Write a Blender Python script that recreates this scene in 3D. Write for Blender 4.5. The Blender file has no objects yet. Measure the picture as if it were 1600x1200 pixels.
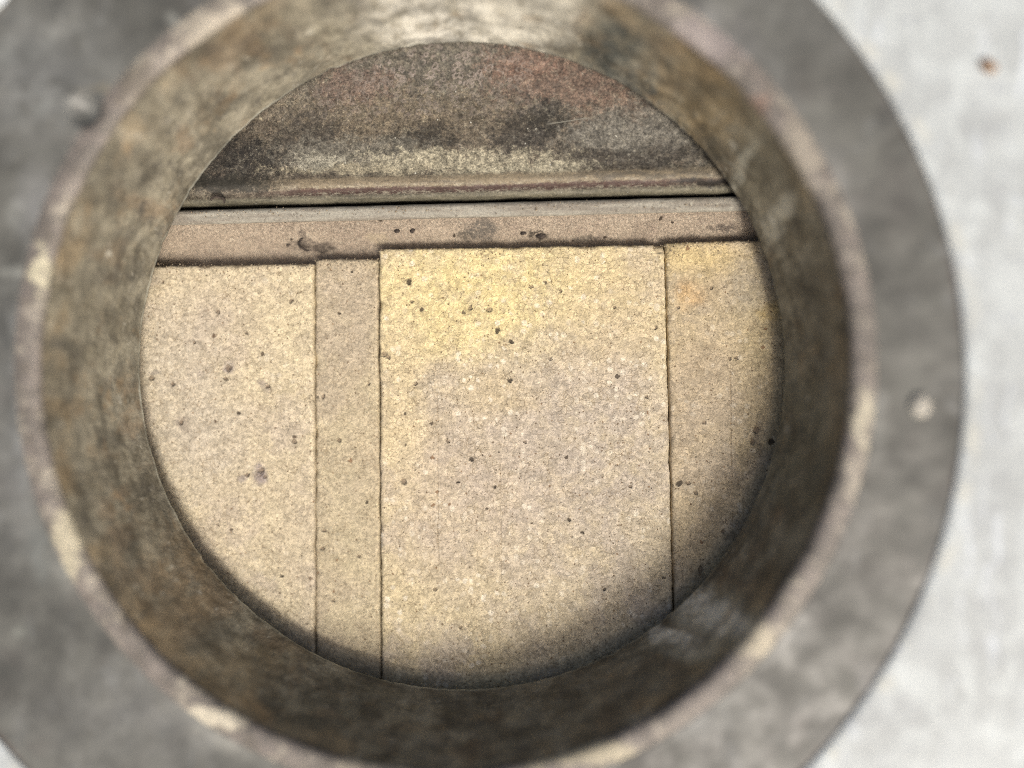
import bpy, bmesh, math, random
import numpy as np
from mathutils import Vector, Matrix, noise
random.seed(7)
R = math.radians
SC = bpy.context.scene
COL = SC.collection

# ------------------------------------------------------------------ camera, sky, sun, exposure
CAM = Vector((0.0244, 0.0005, 0.2290))
ROT = Matrix.Rotation(-0.0225, 3, 'X') @ Matrix.Rotation(0.0333, 3, 'Y')
FPX = 1155.6
cd = bpy.data.cameras.new('camera')
cam = bpy.data.objects.new('camera', cd)
COL.objects.link(cam)
cam.matrix_world = Matrix.Translation(CAM) @ ROT.to_4x4()
cd.lens = 26.0
cd.sensor_width = 36.0
cd.clip_start = 0.01
cd.clip_end = 100
cd.dof.use_dof = True
cd.dof.focus_distance = 0.2345
cd.dof.aperture_fstop = 1.05
cd.dof.aperture_blades = 0
SC.camera = cam

SUN_EL, SUN_AZ = 50.0, -58.0          # azimuth measured from +x (picture right), minus = picture bottom
w = bpy.data.worlds.new('World')
SC.world = w
w.use_nodes = True
nt = w.node_tree
sky = nt.nodes.new('ShaderNodeTexSky')
sky.sky_type = 'NISHITA'
sky.sun_disc = False
sky.sun_elevation = R(SUN_EL)
sky.sun_rotation = R(90 - SUN_AZ)
sky.air_density = 1.0
sky.dust_density = 10.0
sky.ozone_density = 0.3
nt.links.new(sky.outputs[0], nt.nodes['Background'].inputs[0])
nt.nodes['Background'].inputs[1].default_value = 0.108
sl = bpy.data.lights.new('sun', 'SUN')
sl.energy = 2.75
sl.angle = R(19)
sl.color = (1.0, 0.96, 0.90)
sun = bpy.data.objects.new('sun', sl)
COL.objects.link(sun)
sdir = Vector((math.cos(R(SUN_EL)) * math.cos(R(SUN_AZ)), math.cos(R(SUN_EL)) * math.sin(R(SUN_AZ)), math.sin(R(SUN_EL))))
sun.rotation_euler = sdir.to_track_quat('Z', 'Y').to_euler()
SC.view_settings.view_transform = 'Standard'
SC.view_settings.look = 'None'
SC.view_settings.gamma = 1
SC.view_settings.exposure = 0.08
SC.render.engine = 'CYCLES'
SC.cycles.use_denoising = False
SC.cycles.filter_width = 1.0
SC.cycles.max_bounces = 8
SC.cycles.diffuse_bounces = 5

# ------------------------------------------------------------------ helpers
def at(px, py, z):
    """the point at height z that the photograph shows at (px, py) of 1600x1200"""
    d = ROT @ Vector(((px - 800) / FPX, -(py - 600) / FPX, -1.0))
    return CAM + d * ((z - CAM.z) / d.z)

def thing(name, label, cat, loc, group=None):
    o = bpy.data.objects.new(name, None)
    o.empty_display_size = 0.02
    COL.objects.link(o)
    o.location = loc
    o['label'] = label
    o['category'] = cat
    if group: o['group'] = group
    return o

def link(name, verts, faces, mat, parent=None, origin=(0, 0, 0), smooth=True):
    """verts in world space; the object's origin goes to `origin`"""
    me = bpy.data.meshes.new(name)
    o3 = Vector(origin)
    vv = np.asarray(verts, float) - np.array(o3)
    me.from_pydata(vv.tolist(), [], faces)
    me.materials.append(mat)
    if smooth: me.shade_smooth()
    me.update()
    ob = bpy.data.objects.new(name, me)
    COL.objects.link(ob)
    if parent is not None:
        ob.parent = parent
        ob.location = o3 - parent.location
    else:
        ob.location = o3
    return ob

def tag(o, label, cat, group=None):
    o['label'] = label
    o['category'] = cat
    if group: o['group'] = group
    return o

def n3(x, y, z=0.0):
    return noise.noise(Vector((x, y, z)))

def fbm(x, y, z=0.0, o=4):
    return noise.fractal(Vector((x, y, z)), 1.0, 2.0, o)

def grid_faces(nu, nv, wrap=False):
    f = []
    for i in range(nu if wrap else nu - 1):
        a = i * nv
        b = ((i + 1) % nu) * nv
        for j in range(nv - 1):
            f.append((a + j, b + j, b + j + 1, a + j + 1))
    return f

# ------------------------------------------------------------------ node shorthand
class Mat:
    def __init__(s, name, origin=(0, 0, 0), scale=1000.0):
        s.m = bpy.data.materials.new(name)
        s.m.use_nodes = True
        s.t = s.m.node_tree
        s.t.nodes.clear()
        s.out = s.t.nodes.new('ShaderNodeOutputMaterial')
        s.b = s.t.nodes.new('ShaderNodeBsdfPrincipled')
        s.t.links.new(s.b.outputs[0], s.out.inputs[0])
        tc = s.t.nodes.new('ShaderNodeTexCoord')
        a = s.vm('ADD', tc.outputs['Object'], tuple(origin))
        s.P = s.vm('MULTIPLY', a, (scale,) * 3)       # millimetres in the place
        sp = s.t.nodes.new('ShaderNodeSeparateXYZ')
        s.t.links.new(s.P, sp.inputs[0])
        s.x, s.y, s.z = sp.outputs
    def set(s, sock, v):
        if isinstance(v, bpy.types.NodeSocket): s.t.links.new(v, sock)
        elif isinstance(v, (tuple, list)) and sock.type == 'RGBA': sock.default_value = tuple(v)[:3] + (1,)
        else: sock.default_value = v
    def vm(s, op, a, b=None):
        n = s.t.nodes.new('ShaderNodeVectorMath'); n.operation = op
        s.set(n.inputs[0], a)
        if b is not None: s.set(n.inputs[1], b)
        return n.outputs['Value'] if op in ('LENGTH', 'DISTANCE', 'DOT_PRODUCT') else n.outputs[0]
    def m_(s, op, a, b=0.0, c=None, clamp=False):
        n = s.t.nodes.new('ShaderNodeMath'); n.operation = op; n.use_clamp = clamp
        s.set(n.inputs[0], a); s.set(n.inputs[1], b)
        if c is not None: s.set(n.inputs[2], c)
        return n.outputs[0]
    def add(s, a, b): return s.m_('ADD', a, b)
    def sub(s, a, b): return s.m_('SUBTRACT', a, b)
    def mul(s, a, b): return s.m_('MULTIPLY', a, b)
    def mx(s, a, b): return s.m_('MAXIMUM', a, b)
    def noise(s, size, det=4, rough=0.55, dist=0.0, vec=None, off=0.0, stretch=(1, 1, 1)):
        """size: feature size in mm"""
        n = s.t.nodes.new('ShaderNodeTexNoise')
        v = vec if vec is not None else s.P
        if stretch != (1, 1, 1): v = s.vm('MULTIPLY', v, stretch)
        if off: v = s.vm('ADD', v, (off * 7.3, off * -3.1, off * 5.7))
        s.set(n.inputs['Vector'], v)
        n.inputs['Scale'].default_value = 1.0 / size
        n.inputs['Detail'].default_value = det
        n.inputs['Roughness'].default_value = rough
        n.inputs['Distortion'].default_value = dist
        return n.outputs[0]
    def noisec(s, size, det=2, off=0.0):
        n = s.t.nodes.new('ShaderNodeTexNoise')
        s.set(n.inputs['Vector'], s.vm('ADD', s.P, (off, off, off)))
        n.inputs['Scale'].default_value = 1.0 / size
        n.inputs['Detail'].default_value = det
        return n.outputs[1]
    def warp(s, size, amt, det=2, vec=None, off=0.0):
        c = s.vm('SUBTRACT', s.noisec(size, det, off), (0.5, 0.5, 0.5))
        return s.vm('ADD', vec if vec is not None else s.P, s.vm('MULTIPLY', c, (amt,) * 3))
    def voro(s, size, feat='F1', vec=None, rnd=1.0, off=0.0):
        n = s.t.nodes.new('ShaderNodeTexVoronoi'); n.feature = feat
        v = vec if vec is not None else s.P
        if off: v = s.vm('ADD', v, (off * 7.3, off * -3.1, off * 5.7))
        s.set(n.inputs['Vector'], v)
        n.inputs['Scale'].default_value = 1.0 / size
        n.inputs['Randomness'].default_value = rnd
        return n
    def st(s, x, lo, hi, a=0.0, b=1.0):
        n = s.t.nodes.new('ShaderNodeMapRange'); n.interpolation_type = 'SMOOTHSTEP'
        s.set(n.inputs[0], x)
        if lo > hi: lo, hi, a, b = hi, lo, b, a
        for i, v in ((1, lo), (2, hi), (3, a), (4, b)): n.inputs[i].default_value = v
        return n.outputs[0]
    def mix(s, f, a, b, mode='MIX'):
        n = s.t.nodes.new('ShaderNodeMix'); n.data_type = 'RGBA'; n.blend_type = mode
        s.set(n.inputs[0], f); s.set(n.inputs[6], a); s.set(n.inputs[7], b)
        return n.outputs[2]
    def val(s, c, f):
        """multiply colour by a grey value socket"""
        cb = s.t.nodes.new('ShaderNodeCombineColor')
        for i in range(3): s.set(cb.inputs[i], f)
        return s.mix(1.0, c, cb.outputs[0], 'MULTIPLY')
    def blob(s, cx, cy, rx, ry, soft=0.5, ang=0.0, vec=None):
        """soft ellipse centred on (cx, cy) mm in plan; returns 0..1"""
        v = vec if vec is not None else s.P
        d = s.vm('SUBTRACT', v, (cx, cy, 0.0))
        if ang:
            r = s.t.nodes.new('ShaderNodeVectorRotate'); r.rotation_type = 'Z_AXIS'
            s.set(r.inputs['Vector'], d); r.inputs['Angle'].default_value = -ang
            d = r.outputs[0]
        d = s.vm('MULTIPLY', d, (1.0 / rx, 1.0 / ry, 0.0))
        return s.st(s.vm('LENGTH', d), 1.0 + soft, 1.0 - soft)
    def pxblob(s, px, py, rpx, rpy, z, soft=0.5, ang=0.0, vec=None):
        p = at(px, py, z) * 1000
        k = (CAM.z - z) / FPX * 1000
        return s.blob(p.x, p.y, rpx * k, rpy * k, soft, ang, vec)
    def finish(s, col, rough=0.8, bumps=(), metallic=0.0, spec=0.4):
        s.set(s.b.inputs['Base Color'], col)
        s.set(s.b.inputs['Roughness'], rough)
        s.set(s.b.inputs['Metallic'], metallic)
        s.b.inputs['Specular IOR Level'].default_value = spec
        prev = None
        for h, mm, st in bumps:
            n = s.t.nodes.new('ShaderNodeBump')
            n.inputs['Strength'].default_value = st
            n.inputs['Distance'].default_value = mm * 0.001
            s.set(n.inputs['Height'], h)
            if prev is not None: s.t.links.new(prev, n.inputs['Normal'])
            prev = n.outputs[0]
        if prev is not None: s.t.links.new(prev, s.b.inputs['Normal'])
        return s.m

# ------------------------------------------------------------------ heights (metres)
Z_FLOOR = -0.0065
# cross-section of the rear firebrick: (pixel row at x=720, height)
REAR = [(320, -0.030), (320, -0.0062), (330, -0.0054), (340, -0.0054), (346, -0.0058), (358, -0.0070), (366, -0.0086), (374, -0.0100), (382, -0.0112), (392, -0.0120), (404, -0.0126), (418, -0.0132),
        (440, -0.0340), (450, -0.050)]
def rear_z(px, py):
    q = py + 0.0172 * (px - 720)
    return float(np.interp(q, [a for a, b in REAR[2:]], [b for a, b in REAR[2:]]))
Z_RIM = 0.0260
Z_TOP = 0.0271
R_HOLE = 0.100
R_OUT = 0.1526
R_RIM = 0.1125
C_RIM = (-0.0031, -0.0001)
C_OUT = (-0.0133, -0.0044)
RO = R_OUT * 1000

# ------------------------------------------------------------------ firebrick material
def brick_mat(name, base, alt, third, grain=1.0, stains=(), lines=(), pits=(), seed=0.0, white=1.0, pepper=1.0, edge_tint=None):
    """base / alt / third: three clay colours; stains: (px,py,rx,ry,colour,strength,soft)"""
    M = Mat(name)
    # zones of slightly different firing
    wv = M.warp(14, 16, 3, off=seed)
    z1 = M.st(M.noise(34, 5, 0.6, vec=wv, off=seed), 0.40, 0.62)
    z2 = M.st(M.noise(19, 6, 0.65, vec=wv, off=seed + 3), 0.44, 0.66)
    col = M.mix(z1, base, alt)
    col = M.mix(M.mul(z2, 0.75), col, third)
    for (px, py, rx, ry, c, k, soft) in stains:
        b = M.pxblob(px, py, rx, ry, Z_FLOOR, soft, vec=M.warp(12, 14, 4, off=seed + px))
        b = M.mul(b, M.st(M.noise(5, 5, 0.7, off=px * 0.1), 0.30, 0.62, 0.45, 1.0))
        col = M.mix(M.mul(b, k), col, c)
    # cloudy mottling
    col = M.val(col, M.st(M.noise(5.5, 6, 0.75, off=seed + 1), 0.25, 0.75, 0.86, 1.12))
    # packed grog grains, each its own tint
    gv = M.warp(1.6, 1.1, 2)
    v1 = M.voro(1.35 * grain, 'F1', gv, off=seed)
    sepc = M.t.nodes.new('ShaderNodeSeparateColor')
    M.t.links.new(v1.outputs['Color'], sepc.inputs[0])
    r_, g_, b_ = sepc.outputs
    col = M.val(col, M.st(r_, 0.0, 1.0, 0.84, 1.14))
    # pale grains, larger, in drifts
    v2 = M.voro(2.1 * grain, 'F1', gv, off=seed + 9)
    s2 = M.t.nodes.new('ShaderNodeSeparateColor'); M.t.links.new(v2.outputs['Color'], s2.inputs[0])
    drift = M.st(M.noise(16, 3, 0.6, off=seed + 12), 0.42, 0.66)
    pale = M.mul(M.mul(M.st(v2.outputs['Distance'], 0.52, 0.34), M.st(s2.outputs[0], 0.66, 0.80)), M.add(M.mul(drift, 0.85), 0.12))
    col = M.mix(M.mul(pale, 0.60 * white), col, (0.80, 0.74, 0.60))
    # thin dark outlines between grains
    ve = M.voro(1.9 * grain, 'DISTANCE_TO_EDGE', gv, off=seed + 9)
    lineamt = M.mul(M.st(ve.outputs['Distance'], 0.075, 0.015), M.st(M.noise(6, 4, 0.7, off=seed + 21), 0.46, 0.62))
    col = M.mix(M.mul(lineamt, 0.55), col, (0.20, 0.15, 0.09))
    # salt and pepper
    fine = M.noise(0.62, 3, 0.8, off=seed + 5)
    col = M.val(col, M.st(fine, 0.30, 0.70, 1.0 - 0.26 * pepper, 1.0 + 0.20 * pepper))
    pk = M.st(M.noise(1.1, 3, 0.8, off=seed + 6), 0.60, 0.70)
    pk = M.mul(pk, M.st(M.noise(11, 4, 0.7, off=seed + 7), 0.36, 0.62, 0.25, 1.0))
    col = M.mix(M.mul(pk, 0.55 * pepper), col, (0.20, 0.15, 0.10))
    # iron specks: brown, a few near black
    v3 = M.voro(5.2, 'F1', M.warp(0.9, 1.5, 3), off=seed + 31)
    s3 = M.t.nodes.new('ShaderNodeSeparateColor'); M.t.links.new(v3.outputs['Color'], s3.inputs[0])
    rad = M.st(s3.outputs[1], 0.2, 1.0, 0.045, 0.135)
    sp = M.m_('LESS_THAN', v3.outputs['Distance'], rad)
    sp = M.mul(sp, M.st(s3.outputs[0], 0.50, 0.56))
    col = M.mix(M.mul(sp, 0.85), col, M.mix(M.st(s3.outputs[2], 0.45, 0.95), (0.21, 0.125, 0.070), (0.055, 0.042, 0.032)))
    v4 = M.voro(2.4, 'F1', M.warp(1.0, 0.7, 2), off=seed + 41)
    s4 = M.t.nodes.new('ShaderNodeSeparateColor'); M.t.links.new(v4.outputs['Color'], s4.inputs[0])
    sp4 = M.mul(M.m_('LESS_THAN', v4.outputs['Distance'], M.st(s4.outputs[1], 0, 1, 0.05, 0.13)), M.st(s4.outputs[0], 0.45, 0.5))
    col = M.mix(M.mul(sp4, 0.75), col, (0.19, 0.11, 0.055))
    v5 = M.voro(1.25, 'F1', M.warp(1.0, 0.6, 2), off=seed + 51)
    s5 = M.t.nodes.new('ShaderNodeSeparateColor'); M.t.links.new(v5.outputs['Color'], s5.inputs[0])
    sp5 = M.mul(M.m_('LESS_THAN', v5.outputs['Distance'], M.st(s5.outputs[1], 0, 1, 0.10, 0.24)), M.st(s5.outputs[0], 0.56, 0.60))
    sp5 = M.mul(sp5, M.st(M.noise(8, 4, 0.7, off=seed + 55), 0.36, 0.58, 0.25, 1.0))
    col = M.mix(M.mul(sp5, 0.85), col, (0.13, 0.085, 0.05))
    # the larger single pits and scabs
    pw = M.warp(1.1, 1.5, 4, off=seed + 60)
    ph = None
    for (px, py, r, dark) in pits:
        r = r * (0.78 if dark else 0.72)
        b = M.pxblob(px, py, r, r * 1.25, Z_FLOOR, 0.45, ang=px % 3, vec=pw)
        ph = b if ph is None else M.mx(ph, b)
        col = M.mix(M.mul(b, 0.9 if dark else 0.72), col, (0.045, 0.035, 0.027) if dark else (0.17, 0.125, 0.085))
    # faint drag lines pressed into the face
    lh = None
    for (px, py0, py1, dx, k) in lines:
        a = at(px, py0, Z_FLOOR) * 1000; b = at(px + dx, py1, Z_FLOOR) * 1000
        sx = (b.x - a.x) / (b.y - a.y)
        dd = M.m_('ABSOLUTE', M.sub(M.sub(M.x, M.mul(M.sub(M.y, a.y), sx)), M.add(a.x, M.mul(M.sub(M.noise(7, 5, 0.7), 0.5), 1.6))))
        l = M.mul(M.st(dd, 0.34, 0.06), M.mul(M.st(M.y, a.y + 4, a.y - 6), M.st(M.y, b.y - 4, b.y + 6)))
        l = M.mul(l, M.mul(M.st(M.noise(5, 4, 0.7, off=px), 0.36, 0.58), k))
        col = M.mix(M.mul(l, 0.50), col, (0.23, 0.17, 0.10))
        lh = l if lh is None else M.mx(lh, l)
    h1 = M.noise(2.4, 6, 0.72, off=seed + 2)
    h2 = M.add(M.mul(fine, 0.5), M.mul(M.st(ve.outputs['Distance'], 0.0, 0.14), 0.5))
    h3 = M.mul(M.mx(M.mx(sp, sp4), M.mx(sp5, M.mul(pk, 0.6))), -1.0)
    if lh is not None: h3 = M.sub(h3, M.mul(lh, 0.4))
    if ph is not None: h3 = M.sub(h3, M.mul(ph, 2.0))
    return M.finish(col, 0.92, ((h1, 0.40, 0.7), (h2, 0.18, 0.6), (h3, 0.35, 0.8)), spec=0.2)

m_left = brick_mat('fireclay_left', (0.542, 0.469, 0.325), (0.507, 0.436, 0.315), (0.452, 0.389, 0.305), pits=((303,535,3,0),(357,575,6,0),(352,592,4,0),(418,603,4,0),(340,487,4,0),(385,520,3,0),(372,645,3,1),(408,735,6,0),(414,745,4,0),(386,742,4,0),(270,600,4,0),(236,591,5,0),(282,660,4,0),(255,440,3,0),(460,690,4,0),(440,900,3,1),(340,820,3,0),(455,470,4,0)), seed=1.0, white=0.4,
    stains=((470, 480, 70, 120, (0.597, 0.516, 0.334), 0.6, 0.7), (250, 620, 90, 160, (0.452, 0.409, 0.330), 0.6, 0.6),
            (357, 578, 9, 14, (0.227, 0.195, 0.194), 0.8, 0.5), (408, 738, 13, 13, (0.252, 0.214, 0.224), 0.8, 0.6),
            (385, 742, 7, 7, (0.271, 0.231, 0.233), 0.8, 0.6), (415, 600, 5, 16, (0.217, 0.185, 0.164), 0.7, 0.5, ), (236, 590, 12, 5, (0.252, 0.223, 0.194), 0.6, 0.5),
            (330, 680, 60, 80, (0.488, 0.436, 0.349), 0.6, 0.7), (285, 660, 8, 8, (0.199, 0.168, 0.145), 0.6, 0.6), (310, 595, 10, 6, (0.236, 0.205, 0.184), 0.6, 0.5)))
m_narrow = brick_mat('fireclay_narrow', (0.436, 0.371, 0.268), (0.466, 0.394, 0.272), (0.504, 0.436, 0.290), pits=((549,424,2.5,1),(530,490,2,1),(504,620,4,0),(529,688,4,0),(572,785,2.6,1),(506,830,3.5,0),(560,870,3,0),(503,858,4,0),(520,940,3,0),(575,600,2.5,0)), seed=5.0, white=0.25, grain=0.8, pepper=0.9,
    stains=((540, 480, 60, 90, (0.406, 0.345, 0.259), 0.6, 0.7), (530, 800, 50, 100, (0.485, 0.425, 0.276), 0.5, 0.7)),
    lines=((586, 880, 1060, 2, 0.6),))
m_main = brick_mat('fireclay_main', (0.568, 0.481, 0.304), (0.524, 0.445, 0.304), (0.435, 0.376, 0.299), pits=((639,440,5,1),(601,553,6,0),(607,558,4,0),(764,484,5,0),(777,516,4.5,1),(799,534,4,1),(797,594,3.6,1),(737,717,4,1),(631,752,6,0),(716,753,2.4,1),(773,760,2.4,1),(876,455,3,0),(644,472,3,0),(960,480,3,0),(889,812,3,1),(944,920,3,1),(680,920,3,0),(700,690,3,0),(860,560,3,0),(820,690,3,0),(910,832,3,1),(650,600,3,0),(830,448,3,0),(735,480,4,0),(1010,620,3,0),(985,760,3,0),(720,980,3,0),(1025,512,3,0)), seed=2.0, white=1.0,
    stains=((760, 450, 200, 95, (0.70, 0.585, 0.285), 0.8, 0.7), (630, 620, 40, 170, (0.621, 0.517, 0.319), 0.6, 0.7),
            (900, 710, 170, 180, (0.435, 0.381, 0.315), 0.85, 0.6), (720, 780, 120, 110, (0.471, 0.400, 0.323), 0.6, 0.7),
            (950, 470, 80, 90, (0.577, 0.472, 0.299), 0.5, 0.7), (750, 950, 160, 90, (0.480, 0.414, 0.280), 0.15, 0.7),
            (672, 590, 18, 20, (0.355, 0.308, 0.243), 0.6, 0.6), (780, 620, 50, 30, (0.533, 0.435, 0.260), 0.5, 0.6)),
    lines=((684, 600, 900, 1, 0.9), (782, 720, 940, 2, 0.7), (856, 600, 780, 0, 0.6), (740, 620, 720, 0, 0.4)))
m_right = brick_mat('fireclay_right', (0.501, 0.412, 0.252), (0.466, 0.383, 0.252), (0.405, 0.343, 0.252), pits=((1061,755,5,1),(1075,755,4,0),(1086,770,3.5,0),(1182,672,6,0),(1176,690,5,0),(1206,690,5,1),(1112,450,3,0),(1140,560,3,0),(1100,660,3,0),(1060,480,3,0),(1095,890,5,0),(1130,830,4,0),(1150,560,3,0)), seed=3.3, white=0.5,
    stains=((1110, 400, 80, 30, (0.563, 0.446, 0.227), 0.8, 0.7), (1075, 455, 26, 22, (0.510, 0.331, 0.154), 0.6, 0.6),
            (1180, 440, 38, 50, (0.352, 0.312, 0.252), 0.85, 0.5), (1205, 488, 16, 16, (0.598, 0.429, 0.163), 0.8, 0.5),
            (1110, 600, 80, 60, (0.387, 0.321, 0.235), 0.6, 0.6), (1090, 700, 60, 60, (0.387, 0.321, 0.235), 0.5, 0.6),
            (1195, 520, 40, 100, (0.501, 0.412, 0.219), 0.4, 0.7), (1186, 690, 10, 22, (0.158, 0.134, 0.106), 0.6, 0.5)),
    lines=((1141, 570, 830, 4, 1.2),))

# ------------------------------------------------------------------ firebricks
def make_brick(label, corners, mat, z_top, seed, chips=(), group='firebricks laid side by side on the baffle'):
    """corners: pixel positions TL, TR, BR, BL of the top face at z_top"""
    A, B, C, D = [at(px, py, Z_FLOOR) for px, py in corners]
    TH = 0.030
    step = 0.00060
    nu = max(20, int((B - A).length / step))
    nv = max(20, int((D - A).length / step))
    us = np.linspace(0, 1, nu); vs = np.linspace(0, 1, nv)
    W = (B - A).length; L = (D - A).length
    verts = []
    for i, u in enumerate(us):
        for j, v in enumerate(vs):
            p = (A * (1 - u) + B * u) * (1 - v) + (D * (1 - u) + C * u) * v
            du, dv = min(u, 1 - u) * W, min(v, 1 - v) * L
            d = min(du, dv)
            X, Y = p.x * 1000, p.y * 1000
            z = z_top + 0.00010 * fbm(X / 9, Y / 9, seed) + 0.00005 * fbm(X / 1.5, Y / 1.5, seed + 4)
            # worn arris: rounding radius wanders, with small chips
            r = 0.0005 + 0.0010 * max(0.0, n3(X / 3.1, Y / 3.1, seed + 9)) + 0.0034 * max(0.0, n3(X / 6.0, Y / 6.0, seed + 2) - 0.22)
            if d < r:
                k = 1 - d / r
                z -= r * 0.9 * (1 - math.sqrt(max(0.0, 1 - k * k)))
            for (cx, cy, cr, cdp) in chips:
                q = math.hypot(p.x - cx, p.y - cy) / cr * (1 + 0.5 * n3(X / 1.6, Y / 1.6, seed + 3))
                if q < 1: z -= cdp * (1 - q) ** 0.6 * (1 + 0.5 * n3(X / 1.2, Y / 1.2, seed + 5))
            # ragged outline
            jx = 0.00020 * fbm(Y / 8.3, seed * 1.7, 3.0) + 0.00008 * fbm(Y / 0.9, seed * 3.1 + (0 if u < .5 else 9), 0.0)
            jy = 0.00012 * fbm(X / 5.7, seed * 1.3, 3.0) + 0.00012 * fbm(X / 0.9, seed * 5.3 + (0 if v < .5 else 9), 0.0)
            if i in (0, nu - 1): p = p + Vector((jx * 1.6, 0, 0))
            if j in (0, nv - 1): p = p + Vector((0, jy * 1.6, 0))
            verts.append((p.x, p.y, z))
    faces = [f[::-1] for f in grid_faces(nu, nv)]
    # skirt
    ring = [i * nv for i in range(nu)] + [(nu - 1) * nv + j for j in range(1, nv)] + \
           [i * nv + nv - 1 for i in range(nu - 2, -1, -1)] + [j for j in range(nv - 2, 0, -1)]
    base = len(verts)
    for k in ring:
        x, y, z = verts[k]
        verts.append((x, y, z_top - TH))
    n = len(ring)
    for k in range(n):
        a, b = ring[k], ring[(k + 1) % n]
        faces.append((a, b, base + (k + 1) % n, base + k))
    faces.append(tuple(base + k for k in range(n))[::-1])
    o = link('firebrick', verts, faces, mat, origin=(0, 0, 0))
    # move the origin to the brick's own base while the texture keeps its place
    return tag(o, label, 'firebrick', group)

g = 0.9   # half joint in pixels
chipA = at(1036, 383, Z_FLOOR); chipB = at(1044, 385, Z_FLOOR); chipC = at(489, 740, Z_FLOOR); chipD = at(488, 412, Z_FLOOR)
make_brick('wide pale tan firebrick at the left, its back edge farthest from the back rail',
    [(60, 419), (489.2 - g, 412), (491.5 - g, 1180), (60, 1180)], m_left, Z_FLOOR - 0.0002, 1.0,
    chips=((chipC.x, chipC.y, 0.0013, 0.0006), (chipD.x, chipD.y, 0.0010, 0.0005)))
make_brick('narrow pinkish strip of firebrick wedged between two wide yellowish ones',
    [(490.2 + g, 404.5), (590.5 - g, 403.5), (595.6 - g, 1180), (492.4 + g, 1180)], m_narrow, Z_FLOOR - 0.0008, 2.0,
    chips=((chipC.x + 0.0006, chipC.y, 0.0012, 0.0006),))
make_brick('widest yellow firebrick in the middle, dotted with brown specks',
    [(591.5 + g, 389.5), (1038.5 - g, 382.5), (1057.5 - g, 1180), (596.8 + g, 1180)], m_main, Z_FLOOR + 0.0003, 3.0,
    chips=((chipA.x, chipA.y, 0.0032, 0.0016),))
make_brick('mottled tan firebrick at the right with a thin scored line and an orange tinge',
    [(1039.5 + g, 379.5), (1330, 371), (1340, 1180), (1059 + g, 1180)], m_right, Z_FLOOR, 4.0,
    chips=((chipB.x, chipB.y, 0.0022, 0.0010),))

# ------------------------------------------------------------------ stove
stove = thing('wood_stove', 'grey cast stove with a round open flue collar, seen from above', 'stove', (0, 0, -0.30))
EX = Vector((1.0, 0.0172, 0)).normalized()       # direction along the back rail
EY = Vector((-EX.y, EX.x, 0))

def strip(name, prof, mat, x0, x1, parent, relief=0.0003, nx=420, seed=0.0, warp_amt=0.0, close=False, sub=3, obj_only=False):
    """extrude a (pixel-y at x=720, z) profile along the rail direction, with surface relief"""
    pts = []
    for k in range(len(prof)):
        py, z = prof[k]
        p = at(720, py, z)
        pts.append((p.y, z))
    # resample
    P = []
    for k in range(len(pts) - 1):
        (a, za), (b, zb) = pts[k], pts[k + 1]
        m = max(2, int(math.hypot(b - a, zb - za) / 0.0007)) if sub else 1
        for i in range(m): P.append((a + (b - a) * i / m, za + (zb - za) * i / m))
    P.append(pts[-1])
    # light smoothing
    P = np.array(P)
    for _ in range(sub): P[1:-1] = (P[:-2] + 2 * P[1:-1] + P[2:]) / 4
    x720 = at(720, 600, -0.04).x
    verts = []
    for i in range(nx):
        s = x0 + (x1 - x0) * i / (nx - 1)
        for (y, z) in P:
            yy = y + (s - x720) * 0.0172
            X, Y = s * 1000, yy * 1000
            zz = z + relief * fbm(X / 6, Y / 4, seed) + relief * 0.4 * fbm(X / 1.3, Y / 1.3, seed + 3)
            y2 = yy + warp_amt * fbm(X / 11, z * 200, seed + 7)
            verts.append((s, y2, zz))
    return link(name, verts, [f[::-1] for f in grid_faces(nx, len(P))], mat, parent)

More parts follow.
